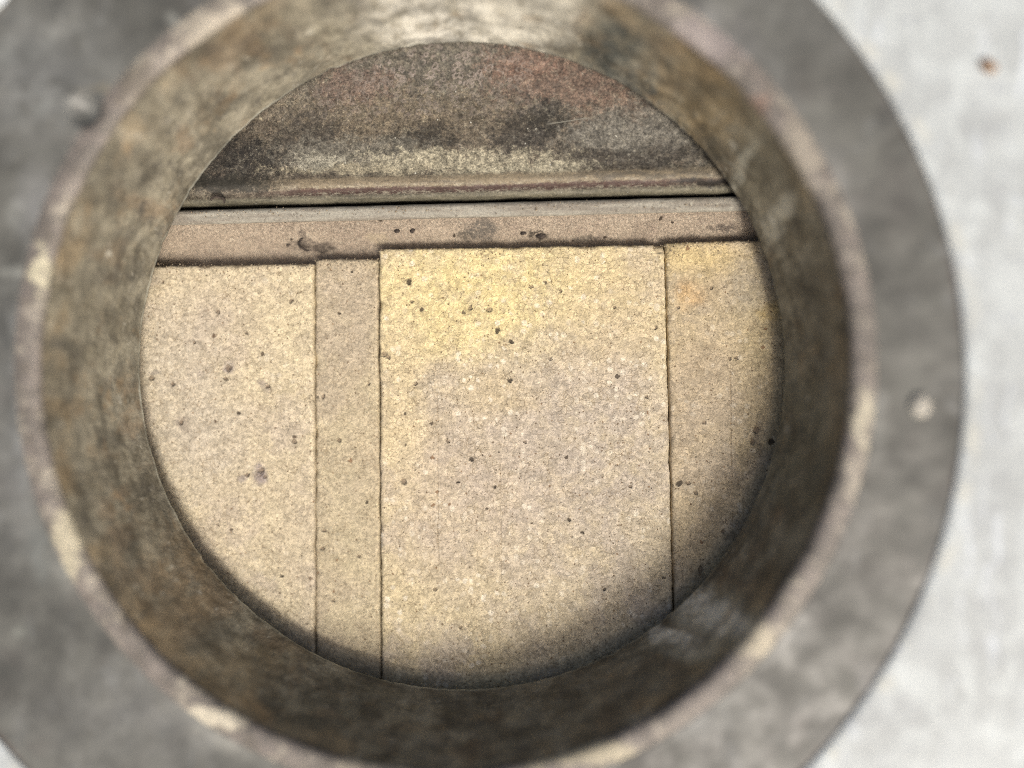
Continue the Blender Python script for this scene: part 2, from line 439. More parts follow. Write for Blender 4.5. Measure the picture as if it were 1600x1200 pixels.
# --- sloped steel back panel
def steel_mat():
    M = Mat('sooty_steel')
    wv = M.warp(10, 9, 4)
    zz = -0.024
    col = M.mix(M.st(M.noise(13, 6, 0.65), 0.36, 0.64), (0.082, 0.068, 0.051), (0.126, 0.109, 0.080))
    def B(px, py, rx, ry, c, k, soft=0.6, z=-0.0022, lo=0.34, hi=0.60, nz=3.0):
        nonlocal col
        b = M.pxblob(px, py, rx * 1.05, ry * 1.05, z, 0.85, vec=wv)
        nn = M.mul(M.sub(M.noise(nz, 8, 0.9, off=px * 0.013 + py * 0.01), 0.5), 4.5)
        b = M.st(M.add(b, nn), 0.28, 0.88)
        col = M.mix(M.mul(b, k), col, c)
    B(720, 110, 300, 60, (0.075, 0.072, 0.058), 0.7)
    B(640, 190, 190, 55, (0.121, 0.098, 0.064), 0.7)
    B(780, 210, 90, 40, (0.112, 0.095, 0.071), 0.5)
    B(560, 130, 60, 28, (0.126, 0.081, 0.064), 0.6)
    B(890, 125, 120, 36, (0.136, 0.083, 0.061), 0.62, 0.6)
    B(820, 95, 60, 26, (0.140, 0.083, 0.060), 0.7, 0.6)
    B(960, 175, 60, 30, (0.132, 0.085, 0.060), 0.6)
    B(1010, 220, 120, 55, (0.105, 0.098, 0.080), 0.85)
    B(960, 195, 60, 25, (0.102, 0.095, 0.078), 0.6)
    # soot
    B(375, 245, 80, 38, (0.014, 0.012, 0.010), 0.97, 0.6)
    B(330, 285, 50, 16, (0.023, 0.020, 0.017), 0.8, 0.5)
    B(480, 210, 50, 45, (0.033, 0.029, 0.024), 0.75)
    B(660, 213, 60, 24, (0.026, 0.022, 0.016), 0.92, 0.55)
    B(740, 170, 30, 14, (0.046, 0.038, 0.025), 0.6)
    B(850, 180, 42, 28, (0.019, 0.017, 0.013), 0.95, 0.55)
    B(812, 215, 45, 24, (0.023, 0.020, 0.017), 0.85, 0.55)
    B(800, 185, 30, 20, (0.033, 0.027, 0.019), 0.6, 0.55)
    B(960, 248, 110, 20, (0.030, 0.025, 0.019), 0.85, 0.5)
    B(1060, 235, 60, 20, (0.039, 0.034, 0.027), 0.7, 0.5)
    # grey ash haze
    B(560, 235, 120, 28, (0.112, 0.106, 0.086), 0.75)
    B(960, 205, 80, 26, (0.132, 0.126, 0.106), 0.7)
    B(1040, 190, 60, 40, (0.138, 0.130, 0.110), 0.5)
    # pale lime crust low down
    B(710, 250, 150, 18, (0.302, 0.278, 0.199), 0.75, 0.6, -0.0023, nz=3.4)
    B(830, 262, 90, 10, (0.315, 0.292, 0.212), 0.70, 0.5, -0.0020, nz=3.0)
    B(560, 262, 130, 8, (0.237, 0.212, 0.148), 0.8, 0.6, -0.0020, 0.42, 0.60, 1.8)
    B(500, 250, 40, 14, (0.249, 0.238, 0.187), 0.75, 0.6, -0.0023, 0.50, 0.60, 1.4)
    # fine mottling and grit
    col = M.val(col, M.st(M.noise(2.2, 6, 0.8, off=2), 0.32, 0.68, 0.45, 1.65))
    col = M.val(col, M.st(M.noise(0.65, 3, 0.85, off=3), 0.32, 0.68, 0.50, 1.60))
    gr = M.mul(M.st(M.noise(0.95, 3, 0.8, off=8), 0.57, 0.64), M.st(M.noise(9, 4, 0.7, off=9), 0.42, 0.62))
    col = M.mix(M.mul(gr, 0.42), col, (0.275, 0.258, 0.207))
    # blister rings near the top
    rv = M.warp(2.2, 3.6, 5)
    v = M.voro(3.0, 'F1', rv, off=3)
    ring = M.mul(M.st(v.outputs['Distance'], 0.20, 0.31), M.st(v.outputs['Distance'], 0.47, 0.36))
    s_ = M.t.nodes.new('ShaderNodeSeparateColor'); M.t.links.new(v.outputs['Color'], s_.inputs[0])
    ring = M.mul(ring, M.st(s_.outputs[0], 0.35, 0.5))
    v2 = M.voro(2.3, 'F1', M.warp(1.6, 2.2, 4), off=6)
    ring2 = M.mul(M.st(v2.outputs['Distance'], 0.18, 0.32), M.st(v2.outputs['Distance'], 0.52, 0.38))
    ring = M.mx(ring, M.mul(ring2, M.st(M.noise(7, 3, 0.6, off=4), 0.42, 0.52)))
    top = M.mx(M.pxblob(690, 105, 130, 34, -0.0015, 0.5, vec=wv), M.mul(M.pxblob(640, 150, 200, 30, -0.002, 0.6, vec=wv), 0.45))
    top = M.mul(top, M.st(M.noise(6, 4, 0.6, off=12), 0.34, 0.48))
    col = M.mix(M.mul(M.mul(ring, top), 0.85), col, (0.246, 0.209, 0.181))
    # sparse bright flecks
    vs = M.voro(5.5, 'F1', M.warp(1.5, 1.5, 2), off=8)
    col = M.mix(M.mul(M.m_('LESS_THAN', vs.outputs['Distance'], 0.045), 0.9), col, (0.493, 0.489, 0.424))
    # bands along the bent lower edge, following the edge
    ly = M.sub(M.y, M.mul(M.x, 0.0172))
    def yv(px, z):
        p = at(720, px, z) * 1000
        return p.y - p.x * 0.0172
    wob = M.mul(M.add(M.mul(M.sub(M.noise(5, 6, 0.8, stretch=(0.12, 1, 0.3), off=1), 0.5), 2.2), M.mul(M.sub(M.noise(1.6, 5, 0.85, off=14), 0.5), 2.4)), 1.0)
    t = M.add(ly, wob)
    y_hi, y_m0, y_m1, y_lo = yv(274, -0.0020), yv(286, -0.0020), yv(297, -0.0031), yv(304, -0.0026)
    streak = M.noise(3.0, 6, 0.8, stretch=(0.08, 1, 0.3), off=7)
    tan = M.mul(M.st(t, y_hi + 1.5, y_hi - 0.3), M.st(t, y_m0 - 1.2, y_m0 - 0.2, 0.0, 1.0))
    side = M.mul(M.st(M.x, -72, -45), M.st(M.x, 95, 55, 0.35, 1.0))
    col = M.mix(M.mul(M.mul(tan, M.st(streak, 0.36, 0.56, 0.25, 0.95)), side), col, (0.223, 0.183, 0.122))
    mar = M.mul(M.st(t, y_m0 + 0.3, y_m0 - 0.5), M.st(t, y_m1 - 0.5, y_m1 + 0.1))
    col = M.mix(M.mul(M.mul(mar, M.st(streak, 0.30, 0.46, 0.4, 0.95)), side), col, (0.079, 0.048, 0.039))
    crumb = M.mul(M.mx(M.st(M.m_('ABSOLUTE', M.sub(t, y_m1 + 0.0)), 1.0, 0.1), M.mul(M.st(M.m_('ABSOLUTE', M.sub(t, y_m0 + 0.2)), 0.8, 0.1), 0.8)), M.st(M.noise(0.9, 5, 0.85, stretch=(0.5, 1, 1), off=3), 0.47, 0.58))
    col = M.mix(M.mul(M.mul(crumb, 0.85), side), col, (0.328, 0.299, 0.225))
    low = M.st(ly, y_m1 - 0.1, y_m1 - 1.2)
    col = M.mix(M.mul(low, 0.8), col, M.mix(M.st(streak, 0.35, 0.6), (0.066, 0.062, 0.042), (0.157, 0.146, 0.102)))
    col = M.val(col, M.st(M.noise(0.9, 5, 0.85, off=22), 0.32, 0.68, 0.72, 1.28))
    B(350, 287, 75, 14, (0.028, 0.027, 0.021), 0.85, nz=2.0)
    B(1120, 285, 60, 6, (0.025, 0.022, 0.018), 0.9, nz=2.0)
    B(1000, 272, 110, 5, (0.082, 0.073, 0.058), 0.7, nz=1.5)
    vf = M.voro(2.6, 'F1', M.warp(1.2, 1.2, 2), off=18)
    sf = M.t.nodes.new('ShaderNodeSeparateColor'); M.t.links.new(vf.outputs['Color'], sf.inputs[0])
    fl = M.mul(M.mul(M.m_('LESS_THAN', vf.outputs['Distance'], 0.085), M.st(sf.outputs[0], 0.70, 0.74)), M.st(M.noise(10, 3, 0.6, off=19), 0.42, 0.6))
    col = M.mix(M.mul(fl, 0.8), col, (0.493, 0.485, 0.413))
    # scratch
    a = at(858, 190, -0.0024) * 1000; b = at(922, 180, -0.0024) * 1000
    sl_ = (b.y - a.y) / (b.x - a.x)
    dd = M.m_('ABSOLUTE', M.sub(M.sub(M.y, a.y), M.mul(M.sub(M.x, a.x), sl_)))
    scr = M.mul(M.st(dd, 0.22, 0.08), M.mul(M.st(M.x, a.x - 1, a.x + 1), M.st(M.x, b.x + 1, b.x - 1)))
    col = M.mix(M.mul(scr, 0.7), col, (0.237, 0.232, 0.193))
    h = M.noise(2.6, 7, 0.75, off=2)
    h2 = M.add(M.mul(M.noise(0.8, 3, 0.7, off=3), 0.6), M.mul(M.mul(ring, top), 0.6))
    return M.finish(col, M.st(M.noise(4, 4, 0.6), 0.3, 0.7, 0.52, 0.85), ((h, 0.5, 0.7), (h2, 0.25, 0.7)), spec=0.45)

m_steel = steel_mat()
strip('back_panel', [(316, -0.024), (315.5, -0.0100), (313, -0.0060), (308, -0.0040), (301, -0.0036), (298, -0.0044), (290, -0.0044), (286, -0.0034),
                     (280, -0.0032), (266, -0.0042), (180, -0.0046), (110, -0.0034), (60, -0.0018), (-70, -0.0010)], m_steel, -0.19, 0.20, stove, relief=0.00022, nx=620, seed=2.0, warp_amt=0.00035)

# --- grey steel rail on the rear brick
def rail_mat():
    M = Mat('grey_rail_steel')
    st = M.noise(4, 6, 0.75, stretch=(0.12, 1, 1))
    col = M.mix(M.st(st, 0.36, 0.62), (0.192, 0.172, 0.141), (0.288, 0.276, 0.232))
    col = M.val(col, M.st(M.noise(1.0, 4, 0.8), 0.3, 0.7, 0.8, 1.2))
    col = M.mix(M.mul(M.st(M.noise(2.0, 5, 0.8, off=4), 0.56, 0.66), 0.7), col, (0.104, 0.090, 0.071))
    col = M.mix(M.mul(M.st(M.noise(1.6, 4, 0.8, off=6), 0.60, 0.66), 0.6), col, (0.440, 0.431, 0.348))
    return M.finish(col, 0.7, ((M.noise(1.3, 6, 0.75), 0.35, 0.7),), spec=0.4)
strip('support_rail', [(318.2, -0.028), (318, -0.0042), (319.2, -0.0034), (325, -0.0032), (327, -0.0036), (331, -0.0037), (339, -0.0042), (341, -0.0048), (342, -0.0080)], rail_mat(),
      -0.19, 0.20, stove, relief=0.00012, nx=420, seed=5.0, warp_amt=0.00012)

# --- rear brick, a rounded kerb
def rear_mat():
    M = Mat('fireclay_rear')
    zz = -0.040
    col = M.mix(M.st(M.noise(12, 6, 0.65), 0.38, 0.62), (0.303, 0.249, 0.191), (0.357, 0.297, 0.226))
    col = M.mix(M.mul(M.st(M.noise(6, 5, 0.7, off=5), 0.54, 0.68), 0.5), col, (0.250, 0.198, 0.158))
    col = M.val(col, M.st(M.noise(1.6, 5, 0.8, off=17), 0.3, 0.7, 0.80, 1.18))
    col = M.val(col, M.st(M.noise(0.62, 3, 0.8), 0.3, 0.7, 0.62, 1.32))
    gl = M.st(M.noise(0.8, 3, 0.8, off=9), 0.58, 0.66)
    col = M.mix(M.mul(gl, 0.65), col, (0.500, 0.459, 0.357))
    wv = M.warp(2.6, 4.5, 5)
    for (px, py, rx, ry, c, k) in ((485, 385, 34, 9, (0.106, 0.087, 0.072), 0.75), (474, 374, 7, 14, (0.075, 0.063, 0.055), 0.75), (505, 388, 18, 8, (0.054, 0.044, 0.036), 0.8),
            (752, 358, 26, 13, (0.098, 0.091, 0.079), 0.85), (760, 345, 8, 12, (0.114, 0.103, 0.087), 0.7),
            (728, 368, 14, 6, (0.075, 0.067, 0.055), 0.8), (840, 368, 16, 5, (0.023, 0.020, 0.016), 0.85), (915, 372, 22, 5, (0.091, 0.079, 0.063), 0.8),
            (1130, 355, 22, 5, (0.075, 0.063, 0.055), 0.7), (590, 372, 16, 8, (0.378, 0.317, 0.222), 0.7)):
        b = M.pxblob(px, py, rx, ry, rear_z(px, py), 0.3, vec=wv)
        b = M.mul(b, M.st(M.noise(1.2, 5, 0.8, off=px * 0.03), 0.36, 0.56, 0.15, 1.0))
        col = M.mix(M.mul(b, k), col, c)
    # chips like dark pin holes
    v3 = M.voro(4.4, 'F1', M.warp(1.5, 1.2, 2), off=31)
    s3 = M.t.nodes.new('ShaderNodeSeparateColor'); M.t.links.new(v3.outputs['Color'], s3.inputs[0])
    sp = M.mul(M.m_('LESS_THAN', v3.outputs['Distance'], M.st(s3.outputs[1], 0, 1, 0.05, 0.14)), M.st(s3.outputs[0], 0.5, 0.55))
    col = M.mix(M.mul(sp, 0.9), col, (0.038, 0.028, 0.020))
    return M.finish(col, 0.9, ((M.noise(2.2, 6, 0.8), 0.8, 0.9), (M.noise(0.8, 3, 0.8), 0.4, 0.9)), spec=0.2)
m_rear = rear_mat()
rb = strip('rear_firebrick', REAR, m_rear, -0.19, 0.20, None, relief=0.00022, nx=520, seed=8.0, warp_amt=0.0002)
tag(rb, 'long tan firebrick with a rounded worn face, between the flat bricks and the grey rail', 'firebrick')

# --- collar: inner wall, rim bead, flange
def lathe(name, prof, mat, parent, rad_fn, n=900, close=False):
    verts = []
    for i in range(n):
        a = 2 * math.pi * i / n
        for (r, z) in prof:
            verts.append(rad_fn(a, r, z))
    return link(name, verts, grid_faces(n, len(prof), wrap=True), mat, parent)

notch = at(132, 172, Z_RIM)
na = math.atan2(notch.y - C_RIM[1], notch.x - C_RIM[0])

def wob(a, k, s):      # periodic noise round the ring
    return fbm(math.cos(a) * k, math.sin(a) * k, s)

def rim_r(a):
    return 0.00095 * wob(a, 2.2, 3.0) + 0.00010 * wob(a, 9, 5.0)

def wall_fn(a, r, z):
    """the throat flares from the lip up to the rim"""
    t = max(0.0, min(1.0, z / Z_RIM))
    x, y = math.cos(a), math.sin(a)
    d = 0.00030 * fbm(x * 9, y * 9, z * 90) + 0.00015 * fbm(x * 40, y * 40, z * 400)
    d *= min(1, 0.25 + t * 3)
    if z < 0.0016: d += 0.00022 * fbm(x * 34, y * 34, 6.0) + 0.0010 * max(0.0, fbm(x * 22, y * 22, 9.0) - 0.45)
    d += rim_r(a) * t ** 3
    da = abs((a - na + math.pi) % (2 * math.pi) - math.pi) * R_RIM
    h = Z_RIM * 0.72
    if z > h and da < 0.0040: d += 0.0025 * (1 - (da / 0.0040) ** 2) * (z - h) / (Z_RIM - h)
    rr = r + (R_RIM - R_HOLE) * t + d
    return (C_RIM[0] * t + x * rr, C_RIM[1] * t + y * rr, z + (0.00025 * wob(a, 6, 2.2) if z < 0.002 else 0))

def ring_fn(a, r, z):
    x, y = math.cos(a), math.sin(a)
    fade = max(0.0, 1 - (r - R_RIM) / 0.009)
    rr = r + rim_r(a) * fade
    zz = z + 0.0002 * fbm(x * r * 120, y * r * 120, 4.0)
    if r < R_RIM + 0.0082 and z > Z_RIM - 0.0002:
        zz += 0.0003 * max(0.0, wob(a, 14, 8.0)) * math.sin(max(0, min(1, (r - R_RIM) / 0.008)) * math.pi)
    p = Vector((C_RIM[0] + x * rr, C_RIM[1] + y * rr, zz))
    q = math.hypot(p.x - notch.x, p.y - notch.y)
    if q < 0.0048:
        p.z -= 0.0035 * (1 - (q / 0.0048) ** 2) ** 0.7
        if r < R_RIM + 0.002: p.x += x * 0.0025 * (1 - q / 0.0048); p.y += y * 0.0025 * (1 - q / 0.0048)
    return tuple(p)

def collar_wall_mat():
    M = Mat('stained_collar_wall')
    v = M.P
    wv = M.warp(12, 10, 4)
    sz = (1, 1, 0.8)
    col = M.mix(M.st(M.noise(11, 6, 0.65, stretch=sz), 0.36, 0.64), (0.098, 0.088, 0.064), (0.161, 0.149, 0.113))
    col = M.mix(M.mul(M.st(M.noise(7, 6, 0.7, off=4), 0.50, 0.66), 0.6), col, (0.204, 0.188, 0.139))
    col = M.mix(M.mul(M.st(M.noise(15, 5, 0.6, off=8), 0.52, 0.66), 0.6), col, (0.131, 0.098, 0.063))
    col = M.mix(M.mul(M.st(M.noise(9, 5, 0.7, off=13), 0.55, 0.68), 0.6), col, (0.060, 0.056, 0.047))
    def B(px, py, rx, ry, z, c, k, soft=0.6):
        nonlocal col
        b = M.pxblob(px, py, rx, ry, z, soft, vec=wv)
        b = M.mul(b, M.st(M.noise(4.5, 5, 0.7, off=px * 0.02), 0.34, 0.58, 0.2, 1.0))
        col = M.mix(M.mul(b, k), col, c)
    B(700, 15, 130, 55, 0.0138, (0.414, 0.403, 0.352), 0.9)  # this and the next pale patch paint the light on the top wall
    B(830, 10, 90, 40, 0.0165, (0.398, 0.386, 0.328), 0.85)
    B(560, 90, 80, 40, 0.0110, (0.220, 0.207, 0.158), 0.7)
    B(960, 75, 40, 30, 0.0110, (0.058, 0.064, 0.058), 0.85)
    B(1010, 125, 40, 26, 0.0110, (0.074, 0.083, 0.080), 0.8)
    B(1060, 105, 60, 30, 0.0165, (0.169, 0.129, 0.074), 0.7)
    B(1120, 160, 50, 50, 0.0165, (0.195, 0.149, 0.082), 0.7)
    B(1180, 260, 30, 60, 0.0110, (0.170, 0.156, 0.113), 0.6)
    B(1150, 270, 10, 26, 0.0044, (0.276, 0.267, 0.214), 0.9, 0.4)
    B(1215, 345, 12, 26, 0.0110, (0.316, 0.307, 0.253), 0.7, 0.4)
    B(1245, 700, 40, 120, 0.0110, (0.098, 0.094, 0.067), 0.8)
    B(1110, 960, 50, 30, 0.0110, (0.294, 0.287, 0.244), 0.8, 0.4)
    B(1040, 1010, 60, 14, 0.0110, (0.278, 0.273, 0.224), 0.6, 0.4)
    B(930, 1060, 120, 40, 0.0110, (0.101, 0.086, 0.061), 0.6)
    B(270, 930, 60, 90, 0.0138, (0.164, 0.125, 0.077), 0.75)
    B(350, 1050, 90, 30, 0.0165, (0.164, 0.129, 0.077), 0.6)
    B(500, 1110, 130, 30, 0.0138, (0.062, 0.060, 0.046), 0.7)
    B(160, 480, 40, 120, 0.0110, (0.137, 0.127, 0.094), 0.5)
    B(1115, 955, 34, 16, 0.012, (0.553, 0.547, 0.490), 0.95, 0.5)
    B(1050, 1000, 50, 12, 0.012, (0.508, 0.501, 0.443), 0.9, 0.5)
    B(1150, 1010, 60, 60, 0.014, (0.244, 0.228, 0.163), 0.6)
    # bright lower edge: the lip's highlight put into the colour
    edge = M.st(M.z, 1.2, 0.2)
    col = M.mix(M.mul(edge, 0.8), col, (0.331, 0.336, 0.288))
    # rusty tide line below the rim
    t = M.add(M.z, M.mul(M.sub(M.noise(9, 4, 0.6, off=2), 0.5), 8))
    rl = M.mul(M.st(t, 18, 21.5), M.st(t, 27, 24.5))
    col = M.mix(M.mul(rl, M.st(M.noise(14, 4, 0.6, off=3), 0.44, 0.64, 0, 0.5)), col, (0.214, 0.162, 0.094))
    nv = M.vm('MULTIPLY', M.vm('NORMALIZE', M.vm('MULTIPLY', M.P, (1, 1, 0))), (34, 34, 0))
    zv = M.vm('MULTIPLY', M.P, (0, 0, 1))
    pv = M.vm('ADD', M.vm('ADD', nv, zv), M.vm('MULTIPLY', M.vm('SUBTRACT', M.noisec(14, 3), (0.553, 0.570, 0.584)), (5, 5, 5)))
    ts = M.noise(4.0, 6, 0.68, vec=pv)
    col = M.val(col, M.st(ts, 0.34, 0.66, 0.62, 1.42))
    ru = M.mul(M.st(M.noise(4.5, 6, 0.7, vec=pv, off=3), 0.54, 0.66), M.st(M.noise(24, 3, 0.6, off=33), 0.42, 0.6))
    col = M.mix(M.mul(ru, 0.35), col, (0.221, 0.143, 0.070))
    pt = M.mul(M.st(M.noise(3.6, 5, 0.7, vec=pv, off=5), 0.60, 0.70), M.st(M.noise(22, 3, 0.6, off=35), 0.44, 0.6))
    col = M.mix(M.mul(pt, 0.7), col, (0.398, 0.387, 0.326))
    spt = M.mul(M.st(M.noise(2.6, 4, 0.7, off=37), 0.60, 0.70), M.st(M.noise(12, 3, 0.6, off=38), 0.46, 0.62))
    col = M.mix(M.mul(spt, 0.7), col, (0.324, 0.307, 0.253))
    col = M.val(col, M.st(M.noise(2.2, 5, 0.75, off=1), 0.28, 0.72, 0.84, 1.15))
    return M.finish(col, M.st(M.noise(6, 4, 0.6, off=3), 0.35, 0.65, 0.42, 0.8), ((M.noise(5.0, 4, 0.55), 1.2, 0.7), (M.noise(0.9, 4, 0.7), 0.3, 0.6)), spec=0.35)

def flange_mat():
    M = Mat('grey_flange_iron')
    wv = M.warp(16, 14, 4)
    col = M.mix(M.st(M.noise(26, 6, 0.6, vec=wv), 0.38, 0.62), (0.079, 0.080, 0.072), (0.113, 0.115, 0.104))
    col = M.mix(M.mul(M.st(M.noise(14, 6, 0.65, off=4), 0.50, 0.68), 0.55), col, (0.131, 0.132, 0.121))
    col = M.mix(M.mul(M.st(M.noise(18, 5, 0.6, off=8), 0.52, 0.66), 0.5), col, (0.091, 0.087, 0.080))
    def B(px, py, rx, ry, c, k, soft=0.6, ang=0.0):
        nonlocal col
        b = M.pxblob(px, py, rx, ry, Z_RIM, soft, ang=ang, vec=M.warp(7, 5, 3, off=px))
        b = M.mul(b, M.st(M.noise(5, 5, 0.7, off=px * 0.02), 0.32, 0.56, 0.25, 1.0))
        col = M.mix(M.mul(b, k), col, c)
    B(270, 30, 14, 8, (0.240, 0.246, 0.226), 0.9, 0.5, -0.7)
    B(292, 38, 18, 6, (0.217, 0.221, 0.202), 0.8, 0.5)
    B(92, 50, 13, 12, (0.203, 0.206, 0.187), 0.9, 0.4)
    B(30, 80, 50, 20, (0.131, 0.141, 0.128), 0.6)
    B(70, 165, 16, 10, (0.145, 0.156, 0.145), 0.7, 0.5, 0.7)
    B(160, 140, 34, 8, (0.154, 0.131, 0.082), 0.75, 0.5)
    B(150, 100, 60, 20, (0.135, 0.138, 0.125), 0.5)
    B(20, 520, 30, 90, (0.063, 0.066, 0.063), 0.7)
    B(25, 335, 14, 24, (0.203, 0.211, 0.197), 0.7)
    B(20, 425, 20, 10, (0.232, 0.241, 0.221), 0.8, 0.5)
    B(1260, 30, 110, 50, (0.135, 0.138, 0.129), 0.6)
    B(1210, 130, 30, 60, (0.140, 0.143, 0.135), 0.6, 0.6, 0.6)
    B(1400, 300, 30, 70, (0.078, 0.076, 0.070), 0.6)
    B(1330, 600, 60, 160, (0.097, 0.096, 0.084), 0.4)
    B(1340, 830, 60, 90, (0.082, 0.080, 0.072), 0.5)
    B(1220, 1020, 60, 50, (0.135, 0.136, 0.123), 0.7)
    B(1090, 1100, 40, 50, (0.159, 0.161, 0.145), 0.6)
    B(32, 985, 12, 14, (0.159, 0.166, 0.149), 0.8)
    B(180, 1130, 90, 40, (0.115, 0.118, 0.105), 0.5)
    B(60, 860, 20, 50, (0.145, 0.156, 0.149), 0.7, 0.6, 0.2)
    B(330, 1135, 70, 26, (0.320, 0.320, 0.286), 0.8, 0.8, -0.5)
    B(110, 870, 24, 40, (0.259, 0.265, 0.244), 0.6, 0.8)
    B(1215, 985, 40, 40, (0.275, 0.277, 0.260), 0.75, 0.8)
    B(1080, 1110, 60, 36, (0.251, 0.256, 0.244), 0.7, 0.8)
    B(1365, 660, 18, 50, (0.259, 0.265, 0.244), 0.7, 0.8)
    B(1290, 300, 40, 70, (0.229, 0.228, 0.219), 0.6, 0.8, 0.4)
    B(1120, 60, 70, 36, (0.236, 0.237, 0.235), 0.6, 0.8, -0.6)
    B(35, 640, 14, 120, (0.251, 0.265, 0.265), 0.7, 0.8)
    B(60, 110, 110, 90, (0.178, 0.185, 0.180), 0.75, 0.8)
    B(230, 1120, 160, 60, (0.157, 0.160, 0.154), 0.6, 0.8)
    B(20, 720, 40, 140, (0.157, 0.162, 0.159), 0.5, 0.8)
    B(60, 330, 30, 60, (0.198, 0.204, 0.210), 0.5, 0.8)
    # rusty thin rim where it meets the plate
    rr = M.vm('LENGTH', M.vm('MULTIPLY', M.vm('SUBTRACT', M.P, (C_OUT[0] * 1000, C_OUT[1] * 1000, 0)), (1, 1, 0)))
    col = M.mix(M.mul(M.st(rr, RO - 1.8, RO), M.st(M.noise(10, 4, 0.6, off=5), 0.40, 0.62, 0.1, 0.6)), col, (0.082, 0.060, 0.053))
    sm = M.noise(9, 6, 0.7, vec=M.warp(20, 22, 3, off=3), off=41, stretch=(1, 0.45, 1))
    col = M.mix(M.mul(M.st(sm, 0.54, 0.70), 0.6), col, (0.172, 0.178, 0.174))
    col = M.val(col, M.st(M.noise(15, 5, 0.6, vec=M.warp(18, 16, 3, off=4)), 0.32, 0.68, 0.74, 1.24))
    return M.finish(col, M.st(M.noise(9, 5, 0.6), 0.3, 0.7, 0.42, 0.7), ((M.noise(7, 4, 0.5), 0.6, 0.6),), spec=0.5)

def bead_mat():
    M = Mat('rim_bead_scale')
    col = M.mix(M.st(M.noise(9, 5, 0.65), 0.38, 0.62), (0.130, 0.119, 0.106), (0.200, 0.178, 0.160))
    col = M.mix(M.mul(M.st(M.noise(12, 6, 0.75, off=5), 0.50, 0.66), 0.85), col, (0.389, 0.357, 0.292))
    col = M.mix(M.mul(M.st(M.noise(6, 6, 0.75, off=9), 0.52, 0.66), 0.7), col, (0.130, 0.114, 0.092))
    def B(px, py, rx, ry, c, k, soft=0.6):
        nonlocal col
        b = M.pxblob(px, py, rx * 1.2, ry * 1.2, Z_RIM, 0.8, vec=M.warp(7, 9, 4, off=px))
        b = M.st(M.add(b, M.mul(M.sub(M.noise(4, 5, 0.7, off=px * 0.02), 0.5), 2.0)), 0.25, 0.95)
        col = M.mix(M.mul(b, k), col, c)
    B(340, 40, 60, 24, (0.358, 0.326, 0.265), 0.8)
    B(62, 420, 10, 34, (0.514, 0.482, 0.350), 0.9)
    B(105, 850, 20, 50, (0.482, 0.443, 0.326), 0.9)
    B(320, 1122, 60, 16, (0.530, 0.491, 0.389), 0.95)
    B(1180, 1000, 26, 26, (0.428, 0.389, 0.296), 0.9)
    B(1350, 655, 12, 40, (0.452, 0.421, 0.326), 0.9)
    B(900, 1180, 130, 14, (0.404, 0.365, 0.265), 0.9)
    B(620, 1196, 100, 10, (0.389, 0.350, 0.265), 0.8)
    B(1090, 70, 60, 40, (0.280, 0.249, 0.241), 0.8)
    B(1180, 165, 20, 14, (0.210, 0.148, 0.117), 0.8)
    B(1250, 260, 24, 60, (0.326, 0.296, 0.241), 0.8)
    B(134, 176, 30, 26, (0.054, 0.049, 0.043), 0.9, 0.4)  # shade inside the rim dent, painted as a dark blob
    B(210, 130, 30, 30, (0.132, 0.117, 0.093), 0.7)
    col = M.val(col, M.st(M.noise(2.2, 5, 0.75), 0.28, 0.72, 0.8, 1.2))
    return M.finish(col, 0.6, ((M.noise(2.5, 6, 0.7), 0.6, 0.6),), spec=0.45)

PW = [(0.112, 0.0005), (0.1035, 0.0000), (0.1010, 0.0000), (0.1002, 0.0003)] + [(0.1, 0.0008 + (Z_RIM - 0.0018) * k / 40) for k in range(41)]
lathe('collar_wall', [(0.118, 0.0035)] + PW, collar_wall_mat(), stove, wall_fn)
zr = Z_RIM
BP = [(-0.0001, -0.0016), (0.0001, -0.0010), (0.0005, -0.0003), (0.0011, 0.0002), (0.0020, 0.0005), (0.0032, 0.0006),
      (0.0044, 0.0005), (0.0056, 0.0003), (0.0066, 0.0001), (0.0074, -0.0004)]
lathe('rim_bead', [(R_RIM + a, zr + b) for a, b in BP], bead_mat(), stove, ring_fn, 1400)
prof = [(R_RIM + 0.0064, zr - 0.0003), (R_RIM + 0.0070, zr)] + [(R_RIM + 0.0076 + 0.053 * k / 40, zr) for k in range(41)]
lathe('flange', prof, flange_mat(), stove, ring_fn)

